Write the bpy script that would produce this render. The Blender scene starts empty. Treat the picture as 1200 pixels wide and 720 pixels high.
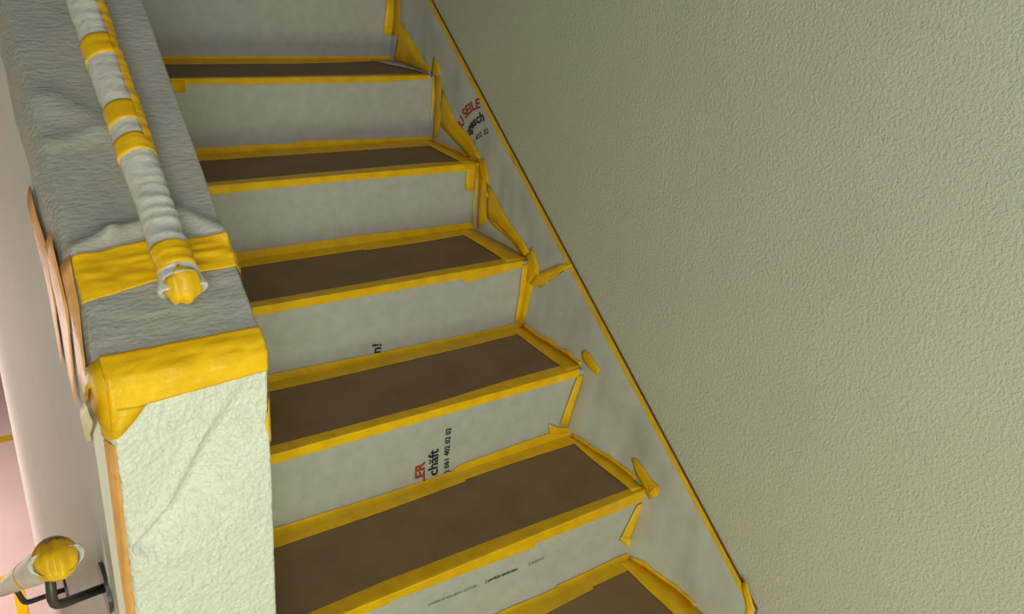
import bpy, bmesh, math, random
from mathutils import Vector, Matrix, noise
random.seed(3)
C = bpy.context.scene.collection
SC = bpy.context.scene

# ------------------------------------------------------------ camera, light, exposure
cd = bpy.data.cameras.new('camera'); cam = bpy.data.objects.new('camera', cd); C.objects.link(cam)
cd.sensor_width = 36; cd.lens = 28.214; cd.clip_start = .02
RT, FW, UP = Vector((.816227, -.569559, .09683)), Vector((.55163, .718518, -.4236)), Vector((.171691, .399168, .900659))
cam.matrix_world = Matrix(((RT.x, UP.x, -FW.x, -.3306), (RT.y, UP.y, -FW.y, -.7686), (RT.z, UP.z, -FW.z, 1.3953), (0, 0, 0, 1)))
SC.camera = cam

W_ = bpy.data.worlds.new('world'); SC.world = W_; W_.use_nodes = True
bg = W_.node_tree.nodes['Background']; bg.inputs[0].default_value = (.80, .80, .72, 1); bg.inputs[1].default_value = .15

def area(name, loc, target, sx, sy, power, col):
    l = bpy.data.lights.new(name, 'AREA'); l.shape = 'RECTANGLE'; l.size = sx; l.size_y = sy; l.energy = power; l.color = col
    o = bpy.data.objects.new(name, l); C.objects.link(o); o.location = loc
    o.rotation_euler = (Vector(target) - Vector(loc)).to_track_quat('-Z', 'Y').to_euler()
    return o
area('landing_window_light', (-.55, -2.5, .08), (.05, 1.0, .35), 1.1, .66, 33, (.85, 1.0, .58))
area('lower_window_light', (-1.66, 3.3, -.8), (-.3, 3.0, -1.6), 1.4, 1.3, 84, (1.0, .86, .82))
area('stair_fill_light', (-1.66, 1.0, .45), (-.25, .5, .8), .8, .8, 9, (1.0, .86, .80))  # added fill, no window there; brightens the parapet's left flap and tapes
area('upper_window_light', (-.7, -1.9, 1.75), (.95, -.7, 1.45), .8, .8, 29, (.90, .93, 1.0))

vs = SC.view_settings; vs.view_transform = 'Standard'; vs.look = 'None'; vs.gamma = 1; vs.exposure = 0.0; vs.use_curve_mapping = False

# ------------------------------------------------------------ numbers of the place
G, R_ = .28, .1947            # going and rise of a step
XR = .946                      # face of the wrapped skirting
XL = -.045                     # left ends of the steps, at the parapet
PIT = math.atan2(R_, G); CP, SP = math.cos(PIT), math.sin(PIT)
CAPX0, CAPX1, CAPY, CAPZ = -.2245, -.054, .0555, .9193
NSTEP = 8

# ------------------------------------------------------------ materials
def mat(name, col, rough=.6, spec=.3, bumps=(), var=.0, vscale=20, objvar=0, col2=None, vdetail=4):
    m = bpy.data.materials.new(name); m.use_nodes = True; nt = m.node_tree; n = nt.nodes; L = nt.links
    b = n['Principled BSDF']; b.inputs['Roughness'].default_value = rough; b.inputs['Specular IOR Level'].default_value = spec
    tc = n.new('ShaderNodeTexCoord')
    c = n.new('ShaderNodeMix'); c.data_type = 'RGBA'; c.inputs[6].default_value = (*col, 1)
    c.inputs[7].default_value = (*(col2 or [x * (1 - var) for x in col]), 1)
    nz = n.new('ShaderNodeTexNoise'); nz.inputs['Scale'].default_value = vscale; nz.inputs['Detail'].default_value = vdetail
    L.new(tc.outputs['Object'], nz.inputs['Vector'])
    cr = n.new('ShaderNodeMapRange'); cr.inputs[1].default_value = .35; cr.inputs[2].default_value = .68
    L.new(nz.outputs['Fac'], cr.inputs[0]); L.new(cr.outputs[0], c.inputs[0])
    out = c.outputs[2]
    if objvar:
        oi = n.new('ShaderNodeObjectInfo'); hs = n.new('ShaderNodeHueSaturation')
        mr = n.new('ShaderNodeMapRange'); mr.inputs[3].default_value = 1 - objvar; mr.inputs[4].default_value = 1 + objvar
        L.new(oi.outputs['Random'], mr.inputs[0]); L.new(mr.outputs[0], hs.inputs['Value']); L.new(out, hs.inputs['Color']); out = hs.outputs[0]
    L.new(out, b.inputs['Base Color'])
    prev = None
    for kind, scale, strength, dist, stretch in bumps:
        mp = n.new('ShaderNodeMapping'); mp.inputs['Scale'].default_value = stretch; L.new(tc.outputs['Object'], mp.inputs[0])
        if kind == 'v':
            t = n.new('ShaderNodeTexVoronoi'); t.feature = 'SMOOTH_F1'; t.inputs['Scale'].default_value = scale; o = t.outputs['Distance']
        else:
            t = n.new('ShaderNodeTexNoise'); t.inputs['Scale'].default_value = scale; t.inputs['Detail'].default_value = 3; o = t.outputs['Fac']
        L.new(mp.outputs[0], t.inputs['Vector'])
        bp = n.new('ShaderNodeBump'); bp.inputs['Strength'].default_value = strength; bp.inputs['Distance'].default_value = dist
        L.new(o, bp.inputs['Height'])
        if prev: L.new(prev, bp.inputs['Normal'])
        prev = bp.outputs[0]
    if prev: L.new(prev, b.inputs['Normal'])
    return m
I3 = (1, 1, 1)
M = {}
M['plaster'] = mat('cream_stucco', (.575, .565, .45), .75, .25, [('n', 150, .42, .006, I3), ('n', 300, .25, .003, I3)], .05, 3)
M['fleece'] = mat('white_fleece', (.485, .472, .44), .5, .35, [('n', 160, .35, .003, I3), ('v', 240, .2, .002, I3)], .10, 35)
M['fleece_cap_shaded'] = mat('white_fleece_parapet_shaded', (.40, .39, .34), .45, .35, [('n', 150, .36, .005, (.45, 1.5, 1.5)), ('v', 190, .25, .003, I3)], .08, 30)  # same white fleece, darkened: shade on the sloping top put into the colour
M['fleece_end_lit'] = mat('white_fleece_glossy_lit', (.70, .72, .63), .34, .55, [('n', 120, .55, .006, (1.2, 1, .8)), ('v', 170, .55, .004, I3)], .06, 30)  # brighter than the other fleece: stronger light on the end put into colour
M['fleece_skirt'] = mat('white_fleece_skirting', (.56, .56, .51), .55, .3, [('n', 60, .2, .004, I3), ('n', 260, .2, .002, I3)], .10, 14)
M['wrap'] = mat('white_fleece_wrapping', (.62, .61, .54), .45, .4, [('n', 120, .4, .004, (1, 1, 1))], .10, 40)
M['tape'] = mat('yellow_tape', (.88, .52, .004), .36, .35, [('n', 60, .4, .003, I3), ('n', 220, .2, .001, I3)], .0, 25, .10, (.76, .42, .003))
M['tape_loose_lit'] = mat('yellow_tape_loose_warm_lit', (.88, .44, .13), .4, .4, [('n', 70, .4, .003, I3)], .0, 45, .06, (.76, .36, .09))  # yellow tape shifted to peach: warm light from the left put into the colour
M['tape_pale'] = mat('pale_torn_tape', (.80, .70, .30), .45, .4, [('n', 70, .4, .003, I3)], .1, 40)
M['board'] = mat('brown_hardboard', (.26, .168, .082), .62, .25, [('n', 400, .12, .001, I3)], .0, 9, .03, (.215, .136, .064), 8)
M['grey'] = mat('smooth_grey_plaster', (.56, .53, .48), .7, .2, [('n', 500, .08, .001, I3)], .04, 6)
M['floor'] = mat('pinkish_floor_fleece', (.80, .58, .54), .6, .3, [('n', 20, .2, .004, I3)], .08, 5)
M['steel'] = mat('dark_steel', (.045, .040, .035), .38, .6, [], .1, 30)
M['core'] = mat('stair_concrete', (.55, .55, .52), .8, .2, [('n', 120, .3, .003, I3)], .1, 20)
M['edge'] = mat('dark_brown_edge', (.15, .085, .028), .7, .2, [], .2, 60)
M['red'] = mat('red_print', (.36, .045, .035), .6, .2)
M['black'] = mat('black_print', (.02, .02, .022), .6, .2)
M['grey_print'] = mat('grey_print', (.10, .10, .095), .6, .2)

# ------------------------------------------------------------ helpers
def link(name, bm, m, parent=None, smooth=False):
    me = bpy.data.meshes.new(name); bm.normal_update(); bm.to_mesh(me); bm.free(); me.materials.append(m)
    if smooth:
        for p in me.polygons: p.use_smooth = True
    o = bpy.data.objects.new(name, me); C.objects.link(o); o.parent = parent
    return o
def empty(name, loc=(0, 0, 0)):
    o = bpy.data.objects.new(name, None); C.objects.link(o); o.location = loc; o.empty_display_size = .1
    return o
def tag(o, label=None, cat=None, group=None, kind=None):
    for k, v in (('label', label), ('category', cat), ('group', group), ('kind', kind)):
        if v: o[k] = v
    return o
def rel(parent):
    return parent.location.copy() if parent else Vector()
def box(bm, a, b):
    x0, y0, z0 = a; x1, y1, z1 = b
    v = [bm.verts.new(p) for p in ((x0, y0, z0), (x1, y0, z0), (x1, y1, z0), (x0, y1, z0), (x0, y0, z1), (x1, y0, z1), (x1, y1, z1), (x0, y1, z1))]
    for f in ((0, 3, 2, 1), (4, 5, 6, 7), (0, 1, 5, 4), (1, 2, 6, 5), (2, 3, 7, 6), (3, 0, 4, 7)): bm.faces.new([v[i] for i in f])
def grid(bm, fn, us, vs):
    """surface through fn(u, v)"""
    rows = [[bm.verts.new(fn(u, v)) for u in us] for v in vs]
    for j in range(len(vs) - 1):
        for i in range(len(us) - 1):
            bm.faces.new((rows[j][i], rows[j][i + 1], rows[j + 1][i + 1], rows[j + 1][i]))
    return rows
def lin(a, b, n): return [a + (b - a) * i / (n - 1) for i in range(n)]
def solid(o, t, off=1):
    s = o.modifiers.new('thickness', 'SOLIDIFY'); s.thickness = t; s.offset = off; return o
def lerp_table(tab, x, i):
    if x <= tab[0][0]: return tab[0][i]
    for a, b in zip(tab, tab[1:]):
        if x <= b[0]:
            t = (x - a[0]) / max(1e-6, b[0] - a[0]); return a[i] + (b[i] - a[i]) * t
    return tab[-1][i]
def nz(*p): return noise.noise(Vector(p))

# surfaces the strips are stuck on
def riser_y(k, z):              # the fleece on a riser coves outward at its foot
    return k * G - .002 - .009 * math.exp(-max(0, z - (k - 1) * R_) / .022)
BULGE = {0: .032, 1: .030, 2: .014, 3: .013, 4: .010, 5: .010}
def skirt_x(y, z):              # wrapped skirting, the fleece bridges the inner corners
    d = 0
    for k, a in BULGE.items():
        r = math.hypot(y - (k + 1) * G, z - k * R_)
        d = max(d, a * max(0, 1 - r / .175) ** 1.15)
    n = .0065 * nz(y * 7 + z * 4, z * 9 - y * 3, 2.2) + .002 * nz(y * 26, z * 12, 5.1)
    top = (z - (.695 * y + .178))
    edge = min(1, max(0, -top / .05))
    return XR - d - max(.0004, (n + .0045) * edge)

def poly_tape(name, pts, fn, m, parent, off=.0014, cuts=2, th=.0006, flip=False):
    """a torn piece of tape, outlined in the plane of what it is stuck on, mapped by fn(a, b, offset)"""
    bm = bmesh.new()
    vs_ = [bm.verts.new((p[0], p[1], 0)) for p in pts]
    f = bm.faces.new(vs_)
    bmesh.ops.triangulate(bm, faces=[f])
    bmesh.ops.subdivide_edges(bm, edges=bm.edges[:], cuts=cuts, use_grid_fill=True)
    o0 = rel(parent)
    for v in bm.verts:
        a, b = v.co.x, v.co.y
        w = .0008 * nz(a * 60, b * 60, off * 1000)
        v.co = Vector(fn(a + .0006 * nz(a * 150, b * 150, 1), b + .0006 * nz(a * 150, b * 150, 7), off + abs(w))) - o0
    bmesh.ops.recalc_face_normals(bm, faces=bm.faces[:])
    return solid(link(name, bm, m, parent, True), th, 0)

def strip(name, xs, path, m, parent, th=.0006, x0=XL, x1=XR):
    """long tape along x; path(x) returns the folded cross-section as (y, z) points"""
    bm = bmesh.new(); X = sorted(set([x for x in xs if x0 < x < x1] + lin(x0, x1, 46))); o0 = rel(parent)
    rows = []
    for x in X:
        rows.append([bm.verts.new(Vector((x, y, z)) - o0) for y, z in path(x)])
    for a, b in zip(rows, rows[1:]):
        for i in range(len(a) - 1): bm.faces.new((a[i], b[i], b[i + 1], a[i + 1]))
    bmesh.ops.recalc_face_normals(bm, faces=bm.faces[:])
    return solid(link(name, bm, m, parent, False), th, 0)

def tube(bm, pts, r, n=14, caps=True):
    pts = [Vector(p) for p in pts]; rings = []; prev = None
    for i, p in enumerate(pts):
        d = ((pts[i + 1] - p) if i == 0 else (p - pts[i - 1]) if i == len(pts) - 1 else (pts[i + 1] - p).normalized() + (p - pts[i - 1]).normalized()).normalized()
        if prev is None:
            a = d.orthogonal().normalized()
        else:
            a = (prev - d * prev.dot(d)).normalized()
        prev = a; b = d.cross(a)
        rings.append([bm.verts.new(p + (a * math.cos(t) + b * math.sin(t)) * r) for t in [2 * math.pi * j / n for j in range(n)]])
    for A, B in zip(rings, rings[1:]):
        for j in range(n): bm.faces.new((A[j], A[(j + 1) % n], B[(j + 1) % n], B[j]))
    if caps: bm.faces.new(rings[0][::-1]); bm.faces.new(rings[-1])

def lettering(name, text, size, m, parent, place, bold=0., align='LEFT', space=1.):
    """flat print: the glyphs of a text, every vertex set by place(tx, ty)"""
    cu = bpy.data.curves.new(name, 'FONT'); cu.body = text; cu.size = size; cu.offset = bold * size; cu.align_x = align; cu.space_character = space
    cu.resolution_u = 3
    t = bpy.data.objects.new(name, cu); C.objects.link(t)
    dg = bpy.context.evaluated_depsgraph_get(); dg.update()
    me = bpy.data.meshes.new_from_object(t.evaluated_get(dg)); bpy.data.objects.remove(t); bpy.data.curves.remove(cu)
    o0 = rel(parent)
    for v in me.vertices: v.co = Vector(place(v.co.x, v.co.y)) - o0
    me.materials.clear(); me.materials.append(m); me.name = name
    o = bpy.data.objects.new(name, me); C.objects.link(o); o.parent = parent
    return o

# ------------------------------------------------------------ the setting
bm = bmesh.new(); box(bm, (XR + .0072, -3.4, -.4), (XR + .16, 3.4, 3.2))
tag(link('wall_right', bm, M['plaster']), 'cream stucco wall rising beside the taped stairs', kind='structure')

bm = bmesh.new()                                   # landing in front, lower flight and lower landing to the left
box(bm, (-1.7, -3.4, -.40), (XR + .0072, .0, -R_))
for k in range(1, 10):
    box(bm, (-1.7, (k - 1) * .26, -2.1), (-.30, k * .26, -R_ - k * R_))
box(bm, (-1.7, 2.34, -2.1), (.95, 8, -1.95))
floor = tag(link('floor', bm, M['floor']), 'pinkish floor far below at the left edge, covered in fleece', kind='structure')
for a, b in (((-1.6, 3.225, 0), (-.372, 3.25, 0)), ((-1.6, 3.15, 0), (-.378, 3.185, 0)), ((-.40, 2.40, 0), (-.352, 3.15, 0)), ((-1.6, 4.55, 0), (-.25, 4.62, 0))):
    bm = bmesh.new(); box(bm, (a[0], a[1], -1.9495), (b[0], b[1], -1.9475)); link('tape_strip', bm, M['tape'], floor)

def gx(y): return -.2435 - .0125 * (y - .05)
bm = bmesh.new()                                   # parapet body: its left face is the smooth grey plaster
def cz(y): return CAPZ + (y - CAPY) * SP / CP
sec = []
for y in (.075, 2.6):
    x = gx(y)
    sec.append([bm.verts.new(p) for p in ((x, y, -2.1), (-.062, y, -2.1), (-.062, y, cz(y) - .03), (-.075, y, cz(y) - .016), (-.205, y, cz(y) - .016), (-.225, y, cz(y) - .04), (x, y, cz(y) - .085))])
n = len(sec[0])
for i in range(n): bm.faces.new((sec[0][i], sec[0][(i + 1) % n], sec[1][(i + 1) % n], sec[1][i]))
bm.faces.new(sec[0][::-1]); bm.faces.new(sec[1]); bmesh.ops.recalc_face_normals(bm, faces=bm.faces[:])
tag(link('wall_left', bm, M['grey']), 'smooth grey parapet wall between the two flights, seen from its left side', kind='structure')

bm = bmesh.new(); box(bm, (-1.85, -3.4, -2.1), (-1.7, 8, 3.2))
tag(link('wall_outer', bm, M['plaster']), 'outer stairwell wall beyond the lower flight', kind='structure')
bm = bmesh.new(); box(bm, (-1.7, 8, -2.1), (1.1, 8.15, 3.2))
tag(link('wall_far', bm, M['plaster']), 'far stairwell wall of the lower floor', kind='structure')

# ------------------------------------------------------------ staircase: steps with fleece on the risers
stairs = tag(empty('staircase', (.45, 0, -R_)), 'flight of stairs with white fleece on its risers, rising between parapet and stucco wall', 'staircase')
S0 = stairs.location.copy()
risers = {}
for k in range(0, NSTEP + 1):
    bm = bmesh.new(); box(bm, Vector((XL + .002, k * G + .001, -.6 if k == 0 else (k - 1) * R_ - .2)) - S0, Vector((XR - .002, (k + 1) * G + .0008, k * R_ - .0045)) - S0)
    link('step', bm, M['core'], stairs)
    bm = bmesh.new()
    def fn(x, z, k=k):
        w = .0016 * nz(x * 7, z * 9, k * 3.1) + .0008 * nz(x * 22, z * 14, k)
        e = min(1, max(0, (k * R_ - z) / .03)); return Vector((x, riser_y(k, z) - (abs(w)) * e, z)) - S0
    grid(bm, fn, lin(XL + .001, XR - .001, 60), [(k - 1) * R_ + .002 + (R_ - .008) * t for t in (0, .03, .06, .1, .15, .2, .3, .4, .5, .6, .7, .8, .9, .96, 1)])
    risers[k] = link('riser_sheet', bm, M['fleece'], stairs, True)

# printed words on the fleece (each is part of its riser sheet)
def on_riser(k, x, z, dx, dz):                     # text direction (dx, dz); its up direction is turned left of it
    def pl(tx, ty):
        X = x + tx * dx - ty * dz; Z = z + tx * dz + ty * dx
        return (X, riser_y(k, Z) - .0031, Z)
    return pl
def say(k, text, size, m, x, z, dx, dz, **kw):
    o = lettering('lettering', text, size, m, risers[k], lambda a, b: Vector(on_riser(k, x, z, dx, dz)(a, b)) - S0, **kw); return o
for o in (say(2, 'ILER', .036, M['red'], .478, .2505, 0, 1, bold=.03, align='RIGHT'), say(2, 'chäft', .037, M['black'], .5135, .277, 0, 1, bold=.02, align='RIGHT'),
          say(2, ') 061 402 02 02', .0195, M['black'], .5445, .3275, 0, 1, bold=.02, align='RIGHT'),
          say(3, 'n!', .036, M['black'], .4995, .4265, .12, .99, bold=.022, align='RIGHT'),
          say(1, 'arbeiten am bau, gipser und maler', .0088, M['grey_print'], .337, .1185, .9994, -.035, bold=.006),
          say(1, '| perfekt abdecken', .0115, M['black'], .479, .1135, .9994, -.035, bold=.02),
          say(1, '.LASSOY', .0125, M['grey_print'], .5935, .1095, .9994, -.035, bold=.0)): pass

# ------------------------------------------------------------ hardboard panels with their tapes
FRONT = {1: [(.0, .012), (.246, .024), (.2475, .0185), (.548, .033), (.6066, .036), (.6099, .0265), (.917, .034)],
         2: [(0, .0225), (.479, .0214), (.718, .0205), (.913, .021)],
         3: [(0, .0222), (.39, .0196), (.7296, .0199), (.7320, .0315), (.7545, .0325), (.9185, .0165)],
         4: [(0, .022), (.517, .0165), (.77, .019), (.90, .0195)],
         5: [(0, .0137), (.34, .0137), (.342, .0165), (.51, .0158), (.775, .0166), (.917, .009)],
         6: [(0, .009), (.44, .010), (.442, .0135), (.62, .013), (.622, .009), (.9, .014)], 0: [(0, .02), (.9, .02)], 7: [(0, .02), (.9, .02)]}
TOP = {1: [(.0, .024), (.253, .032), (.561, .0265), (.9, .0165)], 2: [(0, .026), (.488, .0195), (.737, .0306), (.886, .031)],
       3: [(0, .0217), (.4, .0233), (.768, .0262), (.864, .0267)], 4: [(0, .02), (.53, .031), (.79, .035), (.887, .023)],
       5: [(0, .010), (.4, .012), (.785, .019)], 6: [(0, .02), (.9, .02)], 0: [(0, .03), (.9, .03)], 7: [(0, .02), (.9, .02)]}
BUP = {0: [(0, .012), (.56, .010), (.6846, .004), (.69, .010), (.92, .0105)],
       1: [(0, .0135), (.37, .0065), (.555, .0070), (.572, .0165), (.73, .0216), (.868, .0234)],
       2: [(0, .024), (.458, .0135), (.46, .0130), (.763, .0090), (.905, .0085)], 3: [(0, .0195), (.564, .0231), (.776, .019), (.936, .018)],
       4: [(0, .0215), (.50, .0155), (.502, .020), (.923, .010)], 5: [(0, .011), (.91, .0115)], 6: [(0, .015), (.9, .015)], 7: [(0, .015), (.9, .015)]}
BTR = {0: [(0, .06), (.62, .06), (.765, .055), (.767, .049), (.88, .05)], 1: [(0, .0557), (.347, .0587), (.567, .052), (.569, .0467), (.706, .0467), (.9, .0518)],
       2: [(0, .0496), (.435, .058), (.73, .059), (.893, .0546)], 3: [(0, .0614), (.557, .056), (.559, .062), (.74, .064), (.87, .0549)],
       4: [(0, .0711), (.532, .074), (.88, .078)], 5: [(0, .0836), (.59, .080), (.75, .062), (.90, .032)], 6: [(0, .05), (.9, .05)], 7: [(0, .05), (.9, .05)]}
SIDE_IN = {0: .880, 1: .9025, 2: .889, 3: .874, 4: .891, 5: None, 6: .9, 7: .9}
WORDS = {0: 'lowest brown hardboard panel, only its back corner showing at the bottom edge of the photo',
         1: 'large brown hardboard panel on the tread just below the red LER print',
         2: 'brown hardboard panel on the tread above the red LER print, third tread from the bottom',
         3: 'brown hardboard panel on the tread beside the taped parapet end, fourth tread from the bottom',
         4: 'brown hardboard panel on the fifth tread from the bottom, below the thin looking one',
         5: 'thin looking brown hardboard panel on the highest tread whose top can be seen',
         6: 'hardboard panel at the very top edge, only the yellow tape on its nosing showing',
         7: 'hardboard panel on the tread above the top edge of the photo'}
def jit(x, s): return .0007 * nz(x * 30, s, 1) + .0004 * nz(x * 110, s, 4)
panels = {}
for k in range(NSTEP):
    p = tag(empty('hardboard_panel', (.45, k * G + .14, k * R_ - .0045)), WORDS[k], 'hardboard panel', 'hardboard panels taped on the treads')
    panels[k] = p; o0 = p.location.copy(); z = k * R_
    bm = bmesh.new(); box(bm, Vector((XL + .001, k * G - .0035, z - .0044)) - o0, Vector((XR - .022, (k + 1) * G - .014, z)) - o0)
    bmesh.ops.bevel(bm, geom=bm.edges[:], offset=.001, segments=1, affect='EDGES')
    link('board', bm, M['board'], p)
    ft, tt, ub, tb = FRONT[k], TOP[k], BUP[k], BTR[k]
    def nose(x):
        f = lerp_table(ft, x, 1) + jit(x, k); t = lerp_table(tt, x, 1) + jit(x, k + 20)
        yf = k * G - .0062
        w = .0008 * nz(x * 14, k, 9)
        return [(k * G + t, z + .0012), (k * G + t * .5, z + .0014 + abs(w)), (k * G - .001, z + .0015), (yf + .0012, z + .0008), (yf, z - .002), (yf + .0006, z - .005 if f > .009 else z - f * .5), (min(yf + .002, k * G - .0048), z - f)]
    strip('tape_strip', [a[0] for a in ft] + [a[0] for a in tt], nose, M['tape'], p, x0=XL + .002, x1={1: .950, 2: .925, 3: .921, 4: .948, 5: .925}.get(k, XR))
    def back(x):
        u = lerp_table(ub, x, 1) + jit(x, k + 40); t = lerp_table(tb, x, 1) + jit(x, k + 60)
        y1 = riser_y(k + 1, z + u) - .0028; yb = (k + 1) * G - t
        return [(y1, z + u), (riser_y(k + 1, z + .006) - .003, z + max(.0058, u * .5)), (riser_y(k + 1, z) - .006, z + .0032), ((k + 1) * G - .026, z + .0018), ((yb + (k + 1) * G - .026) / 2, z + .0016 + .0006 * abs(nz(x * 11, k, 3))), (yb, z + .0012)]
    strip('tape_strip', [a[0] for a in ub] + [a[0] for a in tb], back, M['tape'], p, x0=XL + .002, x1={5: .935, 0: .925, 1: .93}.get(k, .94))
    si = SIDE_IN[k]
    def on_tread(a, b, off, z=z): return (a, b, z + off)
    if si:
        ys = lin((k + 1) * G - .018, k * G + .004, 12)
        outl = [(si + .004 * nz(y * 8, k, 2) + .001 * nz(y * 60, k, 8), y) for y in ys] + [(skirt_x(y, z + .003) - .0016, y) for y in ys[::-1]]
        poly_tape('tape_strip', outl, on_tread, M['tape'], p, .0022, 1)
    elif k == 5:      # a loose edge of fleece instead of tape
        poly_tape('fleece_edge', [(.845, 1.640), (.905, 1.52), (.935, 1.417), (.944, 1.417), (.944, 1.60), (.92, 1.655)], on_tread, M['fleece'], p, .0026, 1)

# extra pieces of tape stuck on the risers
RP = {1: [[(.919, .156), (.944, .158), (.917, .04), (.879, .060)], [(.8777, .0739), (.9122, .0593), (.942, .012), (.93, .008)]],
      2: [[(.921, .372), (.944, .3685), (.9137, .2236), (.8833, .2327)], [(.8439, .2499), (.8752, .2298), (.93, .212), (.942, .199), (.93, .1965), (.8517, .2155)]],
      3: [[(.9197, .572), (.9435, .575), (.9435, .4736), (.941, .400), (.9129, .3999), (.9204, .4835)]],
      4: [[(.932, .7626), (.9445, .7602), (.9445, .600), (.929, .592)], [(.8961, .7771), (.932, .7800), (.932, .6964), (.8995, .7032)]],
      5: [[(.9345, .972), (.9445, .9692), (.9445, .80), (.9355, .7797)], [(.10, .9735), (.2134, .9706), (.2113, .9407), (.10, .9415)]],
      6: [[(.9154, 1.155), (.9445, 1.1578), (.9445, 1.0473), (.9067, 1.0519)]]}
for k, ps in RP.items():
    for i, pts in enumerate(ps):
        poly_tape('tape_strip', pts, lambda a, b, off, k=k: (a, riser_y(k, b) - off, b), M['tape'], panels[k] if k < NSTEP else stairs, .0046 + .0006 * i, 2)

# ------------------------------------------------------------ wrapped skirting along the wall
skirt = empty('baseboard_right', (XR, 0, 0)); tag(skirt, 'skirting along the stucco wall wrapped in white fleece and edged with yellow tape', kind='structure')
K0 = skirt.location.copy()
def ztop(y): return .695 * y + .178
bm = bmesh.new()
def sfn(u, v):                                     # u along the flight, v from below the nosings to the top edge
    z = ztop(u) - (1 - v) * .43
    return Vector((skirt_x(u, z), u, z)) - K0
grid(bm, sfn, lin(-.083, 2.5, 260), [0, .1, .2, .28, .34, .40, .46, .52, .58, .64, .70, .76, .82, .88, .94, .98, 1])
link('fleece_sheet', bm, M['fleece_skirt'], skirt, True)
bm = bmesh.new()
q = [Vector((x, y, z)) - K0 for x in (XR + .0012, XR + .0070) for y, z in ((-.083, ztop(-.083) - .5), (2.5, ztop(2.5) - .5), (2.5, ztop(2.5) - .0005), (-.083, ztop(-.083) - .0005))]
v = [bm.verts.new(a) for a in q]
for f in ((0, 1, 2, 3), (7, 6, 5, 4), (0, 4, 5, 1), (1, 5, 6, 2), (2, 6, 7, 3), (3, 7, 4, 0)): bm.faces.new([v[i] for i in f])
bmesh.ops.recalc_face_normals(bm, faces=bm.faces[:])
link('skirting_board', bm, M['edge'], skirt)
def on_skirt(a, b, off): return (skirt_x(a, b) - off, a, b)
ys = lin(-.078, 2.5, 110)
def wv(y, s): return .0012 * nz(y * 5, s, 0) + .0006 * nz(y * 31, s, 3)
for a, b in ((0, 44), (43, 109)):
    yy = ys[a:b + 1]
    bm = bmesh.new(); lo = []; hi = []
    for y in yy:
        t = ztop(y) + .0012 + wv(y, 1); w = .0165 + .002 * nz(y * 3, 4, 1)
        lo.append(bm.verts.new(Vector((skirt_x(y, t - w) - .0016, y, t - w)) - K0)); hi.append(bm.verts.new(Vector((XR - .0022, y, t)) - K0))
    for i in range(len(yy) - 1): bm.faces.new((lo[i], lo[i + 1], hi[i + 1], hi[i]))
    bmesh.ops.recalc_face_normals(bm, faces=bm.faces[:]); solid(link('tape_strip', bm, M['tape'], skirt), .0006, 0)
SK = {'s5wedge': [(1.619, 1.1002), (1.5894, 1.0864), (1.4554, 1.0053), (1.4013, .9895), (1.4418, .977), (1.64, .979), (1.6111, 1.0048)],
      'c5': [(1.4006, 1.0297), (1.3682, 1.013), (1.3549, .9855), (1.4152, .9743)],
      's4': [(1.3502, .9462), (1.241, .8637), (1.1763, .8416), (1.1006, .7937), (1.1761, .7815), (1.3043, .8276), (1.348, .8412)],
      'c4': [(1.1319, .7902), (1.0792, .7996), (1.058, .7481), (1.0915, .7332)],
      's3': [(1.07, .7395), (.9362, .6609), (.8373, .6084), (.8615, .5866), (.992, .6367), (1.0409, .6382)],
      's3b': [(1.0409, .6382), (.9775, .6544), (.8882, .6223), (.8426, .5938), (.8721, .5875), (.94, .6086), (1.017, .6281)],
      'c3': [(.8627, .5938), (.8283, .6242), (.786, .5856), (.7816, .5623), (.8297, .5223)],
      's2': [(.8213, .5206), (.7897, .5641), (.6973, .6277), (.6574, .6409), (.6776, .6187), (.758, .5593), (.7678, .5301)],
      'tab2': [(.5715, .4306), (.5538, .4444), (.4945, .42), (.4965, .399), (.5378, .4024), (.5604, .411)],
      'tab1': [(.3416, .2441), (.3282, .2529), (.2835, .2441), (.2628, .2327), (.2335, .2326), (.2322, .2157), (.2529, .1804), (.2706, .1913), (.3159, .2146)],
      'v3': [(0.8627, 0.5708), (0.7919, 0.5758), (0.8044, 0.494), (0.8089, 0.4075), (0.8538, 0.3786), (0.8575, 0.4714)], 'v4': [(1.1118, 0.7781), (1.067, 0.7781), (1.0358, 0.6347), (1.0837, 0.5891)], 'v5': [(1.3892, 0.9741), (1.3589, 0.9773), (1.3342, 0.8548), (1.3382, 0.8014), (1.3681, 0.7886)], 'v6': [(1.6584, 1.1593), (1.6299, 1.1626), (1.6102, 1.0627), (1.6675, 1.0489)],
      'end': [(-.0354, .1500), (-.0400, .1750), (-.0790, .1240), (-.0800, -.09), (-.0660, -.09), (-.0650, .11)]}
for i, (nm, pts) in enumerate(SK.items()):
    poly_tape('tape_strip', pts, on_skirt, M['tape'], skirt, .0018 + .0002 * (i % 5), 2)
for k, (a, b, h) in {0: (.258, .06, .016), 1: (.535, .315, .015), 2: (.815, .565, .017), 4: (1.37, 1.15, .008)}.items():
    yy = lin(a, b, 10)
    poly_tape('tape_strip', [(y, k * R_ + .0005) for y in yy] + [(y, k * R_ + h * (.75 + .6 * nz(y * 25, k, 1)) + .002) for y in yy[::-1]], on_skirt, M['tape'], skirt, .0022, 1)
bm = bmesh.new(); bmesh.ops.create_icosphere(bm, subdivisions=3, radius=1)      # crumpled ball of tape at a nosing
for v in bm.verts:
    f = 1 + .35 * nz(v.co.x * 1.6, v.co.y * 1.6, v.co.z * 1.6) + .18 * nz(v.co.x * 4, v.co.y * 4, v.co.z * 4)
    v.co = Vector((v.co.x * .007 * f + .939, v.co.y * .0135 * f + .250, v.co.z * .0125 * f + .2085)) - K0
link('tape_knot', bm, M['tape'], skirt, False)
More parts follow.
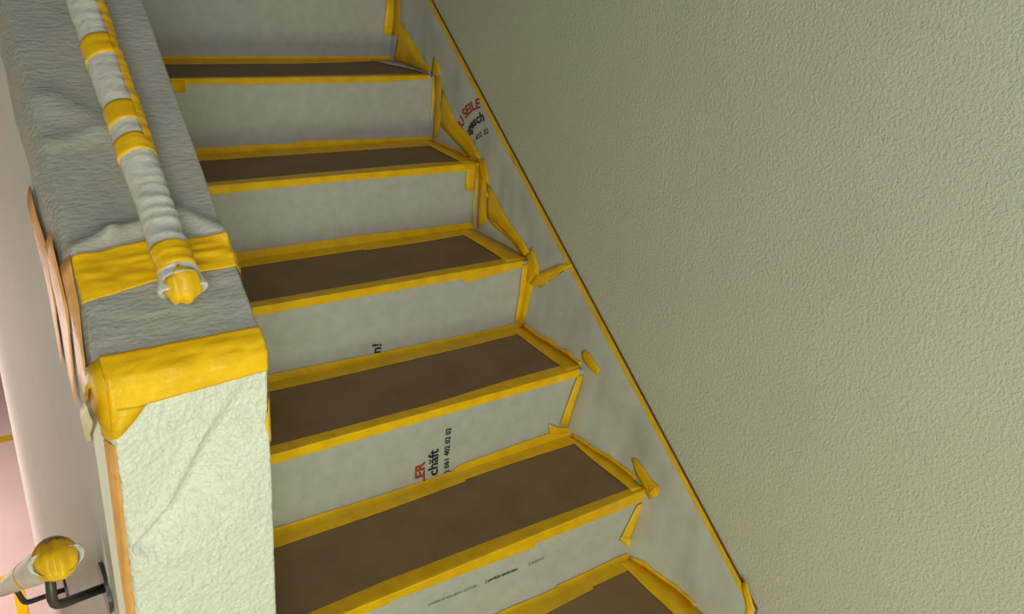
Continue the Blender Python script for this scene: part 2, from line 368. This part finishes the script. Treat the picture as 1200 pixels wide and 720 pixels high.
def on_arc(P0, P1, P2, L):                          # print bent along an arc on the skirting
    P0, P1, P2 = Vector(P0), Vector(P1), Vector(P2); Cc = P1 * 2 - (P0 + P2) / 2
    def pl(tx, ty):
        t = tx / L; q = P0 * (1 - t) ** 2 + Cc * 2 * t * (1 - t) + P2 * t * t
        d = ((Cc - P0) * (1 - t) + (P2 - Cc) * t).normalized(); nn = Vector((d.y, -d.x)) if False else Vector((d.y, -d.x))
        q = q + nn * ty
        return (skirt_x(q.x, q.y) - .0012, q.x, q.y)
    return pl
lettering('lettering', 'AU SEILE', .038, M['red'], skirt, on_arc((1.222, .832), (1.181, .908), (1.088, .946), .178), bold=.03, space=.95)
lettering('lettering', 'augesch', .037, M['black'], skirt, on_arc((1.185, .820), (1.146, .884), (1.054, .918), .158), bold=.03)
lettering('lettering', '061 402 02', .020, M['black'], skirt, on_arc((1.158, .806), (1.115, .858), (1.03, .888), .145), bold=.02, space=1.15)

# ------------------------------------------------------------ fleece cover over the parapet
def sm(s):                                          # path of the cover: s > 0 up the slope, s < 0 down the end face; rounded fold
    r = .009; ya = za = ny = nz_ = 0; N = 7
    for i in range(N):
        t = s + r * (2 * i / (N - 1) - 1)
        if t >= 0: ya += CAPY + t * CP; za += CAPZ + t * SP; ny += -SP; nz_ += CP
        else: ya += CAPY; za += CAPZ + t; ny += -1
    l = math.hypot(ny, nz_)
    return ya / N, za / N, ny / l, nz_ / l
WCAP = CAPX1 - CAPX0
def bev(d, s):                                      # how far the loose flap stands off: more along the slope than on the end
    top = .010 * (1 - math.exp(-d / .012)) + .11 * min(d, .09)
    end = (.55 + .45 * min(1, max(0, -s) / .3)) * (.009 * (1 - math.exp(-d / .012)) + .17 * d)
    t = min(1, max(0, (s + .03) / .08)); return end + (top - end) * t
def seg(p, a, b):
    ax, ay = a; bx, by = b; dx, dy = bx - ax, by - ay
    t = max(0, min(1, ((p[0] - ax) * dx + (p[1] - ay) * dy) / (dx * dx + dy * dy)))
    sgn = (p[0] - ax) * dy - (p[1] - ay) * dx
    return math.hypot(p[0] - ax - t * dx, p[1] - ay - t * dy), sgn
def sof(z): return z - CAPZ
CREASE = [(-.004, -.228), (.0074, -.219), (.049, -.178), (.094, -.094), (.15, -.015)]
def crease(p):
    best = (9, 0, 0)
    for i, (a, b) in enumerate(zip(CREASE, CREASE[1:])):
        dx, dy = b[0] - a[0], b[1] - a[1]
        t = max(0, min(1, ((p[0] - a[0]) * dx + (p[1] - a[1]) * dy) / (dx * dx + dy * dy)))
        d = math.hypot(p[0] - a[0] - t * dx, p[1] - a[1] - t * dy)
        if d < best[0]: best = (d, 1 if (p[0] - a[0]) * dy - (p[1] - a[1]) * dx > 0 else -1, i + t)
    d, sg, t = best
    w = .010 + .010 * t; A = .013 * min(1, .3 + t) * (1 if t < 2.6 else max(.0, 1 - (t - 2.6) / 1.4))
    if sg > 0: return -1.25 * A * (1 - math.exp(-(d / .008) ** 2)) * math.exp(-(d / (1.5 * w)) ** 1.6) + .12 * A * math.exp(-((d - 3 * w) / w) ** 2)
    return .22 * A * math.exp(-(d / (.006 + .002 * t)) ** 2)
def wrinkle(u, s):
    h = 0
    if s > .01:
        lo = 1 if s < .11 else .35
        h += .0045 * nz(u * 6 - s * 3, s * 7, 1.3) + .0012 * lo * nz(u * 16 + s * 10, s * 70, 4.0) + .0006 * lo * nz(u * 40, s * 130, 8.0)
        # bunched folds just above the upper yellow band and beside the rail
        for a, b, hh, w in (((.0, .172), (.045, .190), .0085, .010), ((.045, .190), (.085, .198), .0100, .011), ((.125, .212), (.171, .172), .0085, .011), ((.02, .40), (.10, .33), .006, .022), ((.01, .33), (.06, .345), .004, .012)):
            d, _ = seg((u, s), a, b); h += hh * math.exp(-(d / w) ** 2)
    else:
        h += .0032 * nz(u * 9, s * 7, 2.0) + .0012 * nz(u * 34, s * 26, 6.0) + .0006 * nz(u * 80, s * 80, 3.0)
        h += crease((u, s))
        d, sg = seg((u, s), (.03, -.10), (.08, -.04)); h += .0012 * math.exp(-(d / .01) ** 2)
    return h
def cover(u, s, off=0.):                            # u from the left fold (0) to the right fold (WCAP)
    y, z, ny, n2 = sm(s)
    h = off
    if u < 0: d = -u; x = CAPX0 - bev(d, s) - off * min(1, d / .02); e = d
    elif u > WCAP: d = u - WCAP; x = CAPX1 + .5 * min(.019, bev(d, 1)) + off * min(1, d / .02); e = d
    else: x = CAPX0 + u; e = 0
    fade = max(0, 1 - e / .03)
    h = off * max(0, 1 - e / .03) + wrinkle(min(max(u, 0), WCAP), s) * fade
    if e:
        x += .0014 * nz(s * 13, e * 20, 2) * min(1, e / .03)
    return Vector((x, y + ny * (h - e), z + n2 * (h - e)))
cov = tag(empty('fleece_cover', ((CAPX0 + CAPX1) / 2, CAPY, -R_)), 'white fleece sheet wrapped and taped around the parapet top and its front end', 'cover')
V0 = cov.location.copy()
SS = lin(.0, .62, 190) + lin(.65, 2.6, 40)
bm = bmesh.new(); grid(bm, lambda u, s: cover(u, s) - V0, lin(-.09, -.033, 6) + lin(-.03, WCAP + .03, 84) + lin(WCAP + .04, WCAP + .2, 6), SS)
link('top_sheet', bm, M['fleece_cap_shaded'], cov, True)
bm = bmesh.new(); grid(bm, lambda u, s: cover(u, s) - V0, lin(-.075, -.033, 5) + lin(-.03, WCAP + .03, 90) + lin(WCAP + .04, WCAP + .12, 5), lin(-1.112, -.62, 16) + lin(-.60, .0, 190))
link('end_sheet', bm, M['fleece_end_lit'], cov, True)
def on_cover(a, b, off): return cover(a, b, off)
def band(us, lo, hi, off, seed, rough=.0022, m='tape'):
    bm = bmesh.new()
    def f(u, t):
        a = lerp_table(lo, u, 1) + .0012 * nz(u * 50, seed, 0); b = lerp_table(hi, u, 1) + .0012 * nz(u * 50, seed, 5)
        s = a + (b - a) * t
        w = rough * (nz(u * 9 + s * 16, s * 75, seed) + .5 * nz(u * 28, s * 140, seed + 3)) * min(1, 4 * t * (1 - t) + .25)
        return cover(u, s, off + abs(w)) - V0
    grid(bm, f, us, lin(0, 1, 22)); bmesh.ops.recalc_face_normals(bm, faces=bm.faces[:])
    return solid(link('tape_band', bm, M[m], cov, True), .0006, 0)
band(lin(-.004, .086, 50), [(0, .103), (.08, .118)], [(0, .163), (.08, .175)], .0022, 3, .004)
band(lin(.083, WCAP + .03, 40), [(.08, .121), (.17, .121)], [(.08, .172), (.17, .169)], .0026, 8, .0045)
band(lin(-.005, WCAP + .028, 80), [(-.03, -.060), (0, -.048), (.02, -.038), (.035, -.034), (.17, -.026)], [(0, .033), (.17, .033)], .0022, 13, .0022)
poly_tape('tape_strip', [(-.022, -.03), (.034, -.034), (.02, -.052), (.004, -.066), (-.012, -.076), (-.026, -.07)], lambda a, b, o: cover(a, b, o), M['tape'], cov, .0034, 3)
poly_tape('tape_strip', [(WCAP + .004, -.07), (WCAP - .004, -.10), (WCAP + .002, -.13), (WCAP + .02, -.13), (WCAP + .02, -.07)], on_cover, M['tape'], cov, .003, 2)
# torn strips hanging along the left hem
def hang(pts, w, off, m='tape_loose_lit', name='tape_strip'):
    bm = bmesh.new(); rows = []
    for i, (y, z) in enumerate(pts):
        ww = w * (1 - .25 * i / len(pts))
        rows.append([bm.verts.new(Vector((gx(y) - off - .0035 - .002 * math.sin(i * 1.7 + j), y + (j / 3 - .5) * ww, z + (j / 3 - .5) * ww * .35)) - V0) for j in range(4)])
    for A, B in zip(rows, rows[1:]):
        for j in range(3): bm.faces.new((A[j], A[j + 1], B[j + 1], B[j]))
    bmesh.ops.recalc_face_normals(bm, faces=bm.faces[:]); return solid(link(name, bm, M[m], cov), .0006, 0)
poly_tape('tape_strip', [(-.052, .31), (-.088, .31), (-.095, .20), (-.125, .152), (-.160, .126), (-.152, .108), (-.112, .118), (-.070, .15), (-.048, .22)], on_cover, M['tape_loose_lit'], cov, .0045, 3)
poly_tape('tape_strip', [(-.018, .215), (-.054, .215), (-.060, .15), (-.085, .075), (-.112, .045), (-.106, .030), (-.060, .055), (-.026, .11)], on_cover, M['tape_loose_lit'], cov, .0055, 3)
poly_tape('tape_strip', [(-.004, .165), (-.024, .165), (-.030, .09), (-.060, .03), (-.078, .008), (-.050, .004), (-.020, .04), (-.008, .10)], on_cover, M['tape_loose_lit'], cov, .0040, 3)
poly_tape('tape_strip', [(-.003, .03), (-.03, .035), (-.06, .02), (-.07, -.02), (-.06, -.055), (-.004, -.06)], on_cover, M['tape'], cov, .0048, 3)
poly_tape('tape_scrap', [(.09, .83), (.06, .852), (.02, .90), (.045, .908), (.075, .89), (.10, .862), (.096, .84)], lambda a, b, o: (-.2475 - o - .004 * nz(a * 40, b * 40, 2), a, b), M['tape_pale'], cov, .001, 3)
poly_tape('tape_strip', [(-.002, -.08), (-.030, -.08), (-.046, -.28), (-.055, -.60), (-.009, -.60), (-.004, -.28)], on_cover, M['tape_loose_lit'], cov, .002, 3)

# ------------------------------------------------------------ wrapped handrails
def rail_part(name, A, D, UPV, r, t0, t1, parent, m, n=26, th=(0, 2 * math.pi), extra=0., step=.004, wr=1.):
    """skin of a wrapped rail between t0 and t1 along its axis; wr scales the rings of creases"""
    A, D = Vector(A), Vector(D).normalized(); u = (Vector(UPV) - D * D.dot(Vector(UPV))).normalized(); w = D.cross(u)
    bm = bmesh.new(); o0 = rel(parent); nt = max(2, int((t1 - t0) / step)); full = abs(th[1] - th[0] - 2 * math.pi) < 1e-3
    rows = []
    for t in lin(t0, t1, nt + 1):
        row = []
        for j in range(n if full else n + 1):
            a = th[0] + (th[1] - th[0]) * j / n
            rr = r + extra + wr * (.0018 * nz(t * 14, math.cos(a), math.sin(a)) + .0012 * nz(t * 60 + math.cos(a) * .7, math.cos(a) * .8, math.sin(a) * .8) + (.0020 if t < .11 else .0008) * math.sin(t * 430 + 2.4 * math.sin(a + 1) + 4 * nz(t * 30, 3, 3)) * max(0, math.cos(a - .3)))
            row.append(bm.verts.new(A + D * t + (u * math.cos(a) + w * math.sin(a)) * rr - o0))
        rows.append(row)
    m_ = len(rows[0])
    for P, Q in zip(rows, rows[1:]):
        for j in range(m_ if full else m_ - 1): bm.faces.new((P[j], P[(j + 1) % m_], Q[(j + 1) % m_], Q[j]))
    if full: bm.faces.new(rows[0][::-1]); bm.faces.new(rows[-1])
    bmesh.ops.recalc_face_normals(bm, faces=bm.faces[:])
    return link(name, bm, M[m], parent, True)
def rail_end(A, D, UPV, r, parent, dome=1.):
    """end of the wrapping: flared fleece flaps and a pad of yellow tape"""
    A, D = Vector(A), Vector(D).normalized(); u = (Vector(UPV) - D * D.dot(Vector(UPV))).normalized(); w = D.cross(u); o0 = rel(parent)
    bm = bmesh.new(); n = 20; rows = []
    for s, f in ((.012, 1.04), (0, 1.10), (-.010, 1.24), (-.013, 1.12), (-.006, .7)):
        rows.append([bm.verts.new(A + D * s + (u * math.cos(a) + w * math.sin(a)) * r * ((1 - .45 * max(0, math.cos(a)) if s < .01 else 1) if f < 1.05 else (1 - .45 * max(0, math.cos(a))) * 1.0 if math.cos(a) > .35 else 1.0 + (f - .98) * 1.1 * abs(math.sin(a)) ** 6 - .10 * abs(math.cos(a))) - o0) for a in [2 * math.pi * j / n for j in range(n)]])
    for P, Q in zip(rows, rows[1:]):
        for j in range(n): bm.faces.new((P[j], P[(j + 1) % n], Q[(j + 1) % n], Q[j]))
    bm.faces.new(rows[-1]); bmesh.ops.recalc_face_normals(bm, faces=bm.faces[:])
    link('fleece_flap', bm, M['wrap'], parent, True)
    bm = bmesh.new()
    def f(a, b):
        x, y = a * (1 - .5 * b * b) ** .5, b * (1 - .5 * a * a) ** .5
        h = .007 + dome * .017 * (1 - (x * x + y * y) ** 1.5) + (1 - dome) * (.002 * math.sin(x * 12 + y) - .008 * y) - .013 * max(0, y) ** 2 + .0025 * nz(x * 3, y * 2, 7) + .002 * math.sin(x * 9)
        return A - D * h + w * x * r * .96 + u * (y * 1.06 - .02) * r - o0
    grid(bm, f, lin(-1, 1, 14), lin(-1, 1, 14)); bmesh.ops.recalc_face_normals(bm, faces=bm.faces[:])
    solid(link('end_tape', bm, M['tape'], parent, True), .0008, 0)

RA = Vector((-.1356, .0862, 1.0106)); RD = Vector((-.0073, .3593, .2499)).normalized(); RU = (0, -SP, CP)
hr = tag(empty('handrail', (RA.x, RA.y, .94)), 'handrail wrapped in white fleece and yellow tape bands running above the parapet top', 'handrail')
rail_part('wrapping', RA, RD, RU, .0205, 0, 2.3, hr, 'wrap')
for t0, t1 in ((.012, .044), (.172, .198), (.220, .250), (.326, .360), (.60, .64), (.93, .97)):
    rail_part('tape_band', RA, RD, RU, .0205, t0, t1, hr, 'tape', extra=.0012, wr=1.)
rail_part('tape_seam', RA, RD, RU, .0205, .19, 1.4, hr, 'tape', n=6, th=(.45, 1.15), extra=.0022)
rail_end(RA, RD, RU, .0215, hr)
for t in (.95, 1.9):
    q = RA + RD * t; bm = bmesh.new(); tube(bm, [Vector((q.x, q.y, cz(q.y) - .012)) - hr.location, q - hr.location], .008); link('bracket', bm, M['steel'], hr, True)

LA = Vector((-.3012, .0391, .7251)); LD = Vector((-.048, .7552, -.6537)).normalized(); LU = (0, .65, .755)
lr = tag(empty('handrail', (LA.x, .13, .555)), 'short looking handrail wrapped in fleece, going down from a yellow taped end on black brackets', 'handrail')
rail_part('wrapping', LA, LD, LU, .0215, 0, 2.2, lr, 'wrap')
rail_part('tape_band', LA, LD, LU, .0215, .0, .022, lr, 'tape', extra=.0012)
rail_part('tape_band', LA, LD, LU, .0215, .50, .53, lr, 'tape', extra=.0012)
rail_end(LA, LD, LU, .0225, lr, .7)
for q0, dx in ((.105, -.004), (1.2, .014)):
    ax = LA + LD * q0; pl = Vector((gx(ax.y + .03) - .003, ax.y + .034, ax.z - .097)); bend = Vector((ax.x + dx, ax.y, ax.z - .070)); o0 = lr.location
    br = []
    bm = bmesh.new()
    corner = [bend + (ax - bend).normalized() * .014, bend + (ax - bend).normalized() * .006 + (pl - bend).normalized() * .002, bend + (pl - bend).normalized() * .006 + (ax - bend).normalized() * .002, bend + (pl - bend).normalized() * .014]
    tube(bm, [ax - o0] + [c - o0 for c in corner] + [pl - o0], .0062); b = link('bracket', bm, M['steel'], lr, True)
    bm = bmesh.new(); tube(bm, [pl + Vector((-.0025, 0, 0)) - o0, pl + Vector((.0025, 0, 0)) - o0], .034, 28); link('wall_plate', bm, M['steel'], b, False)
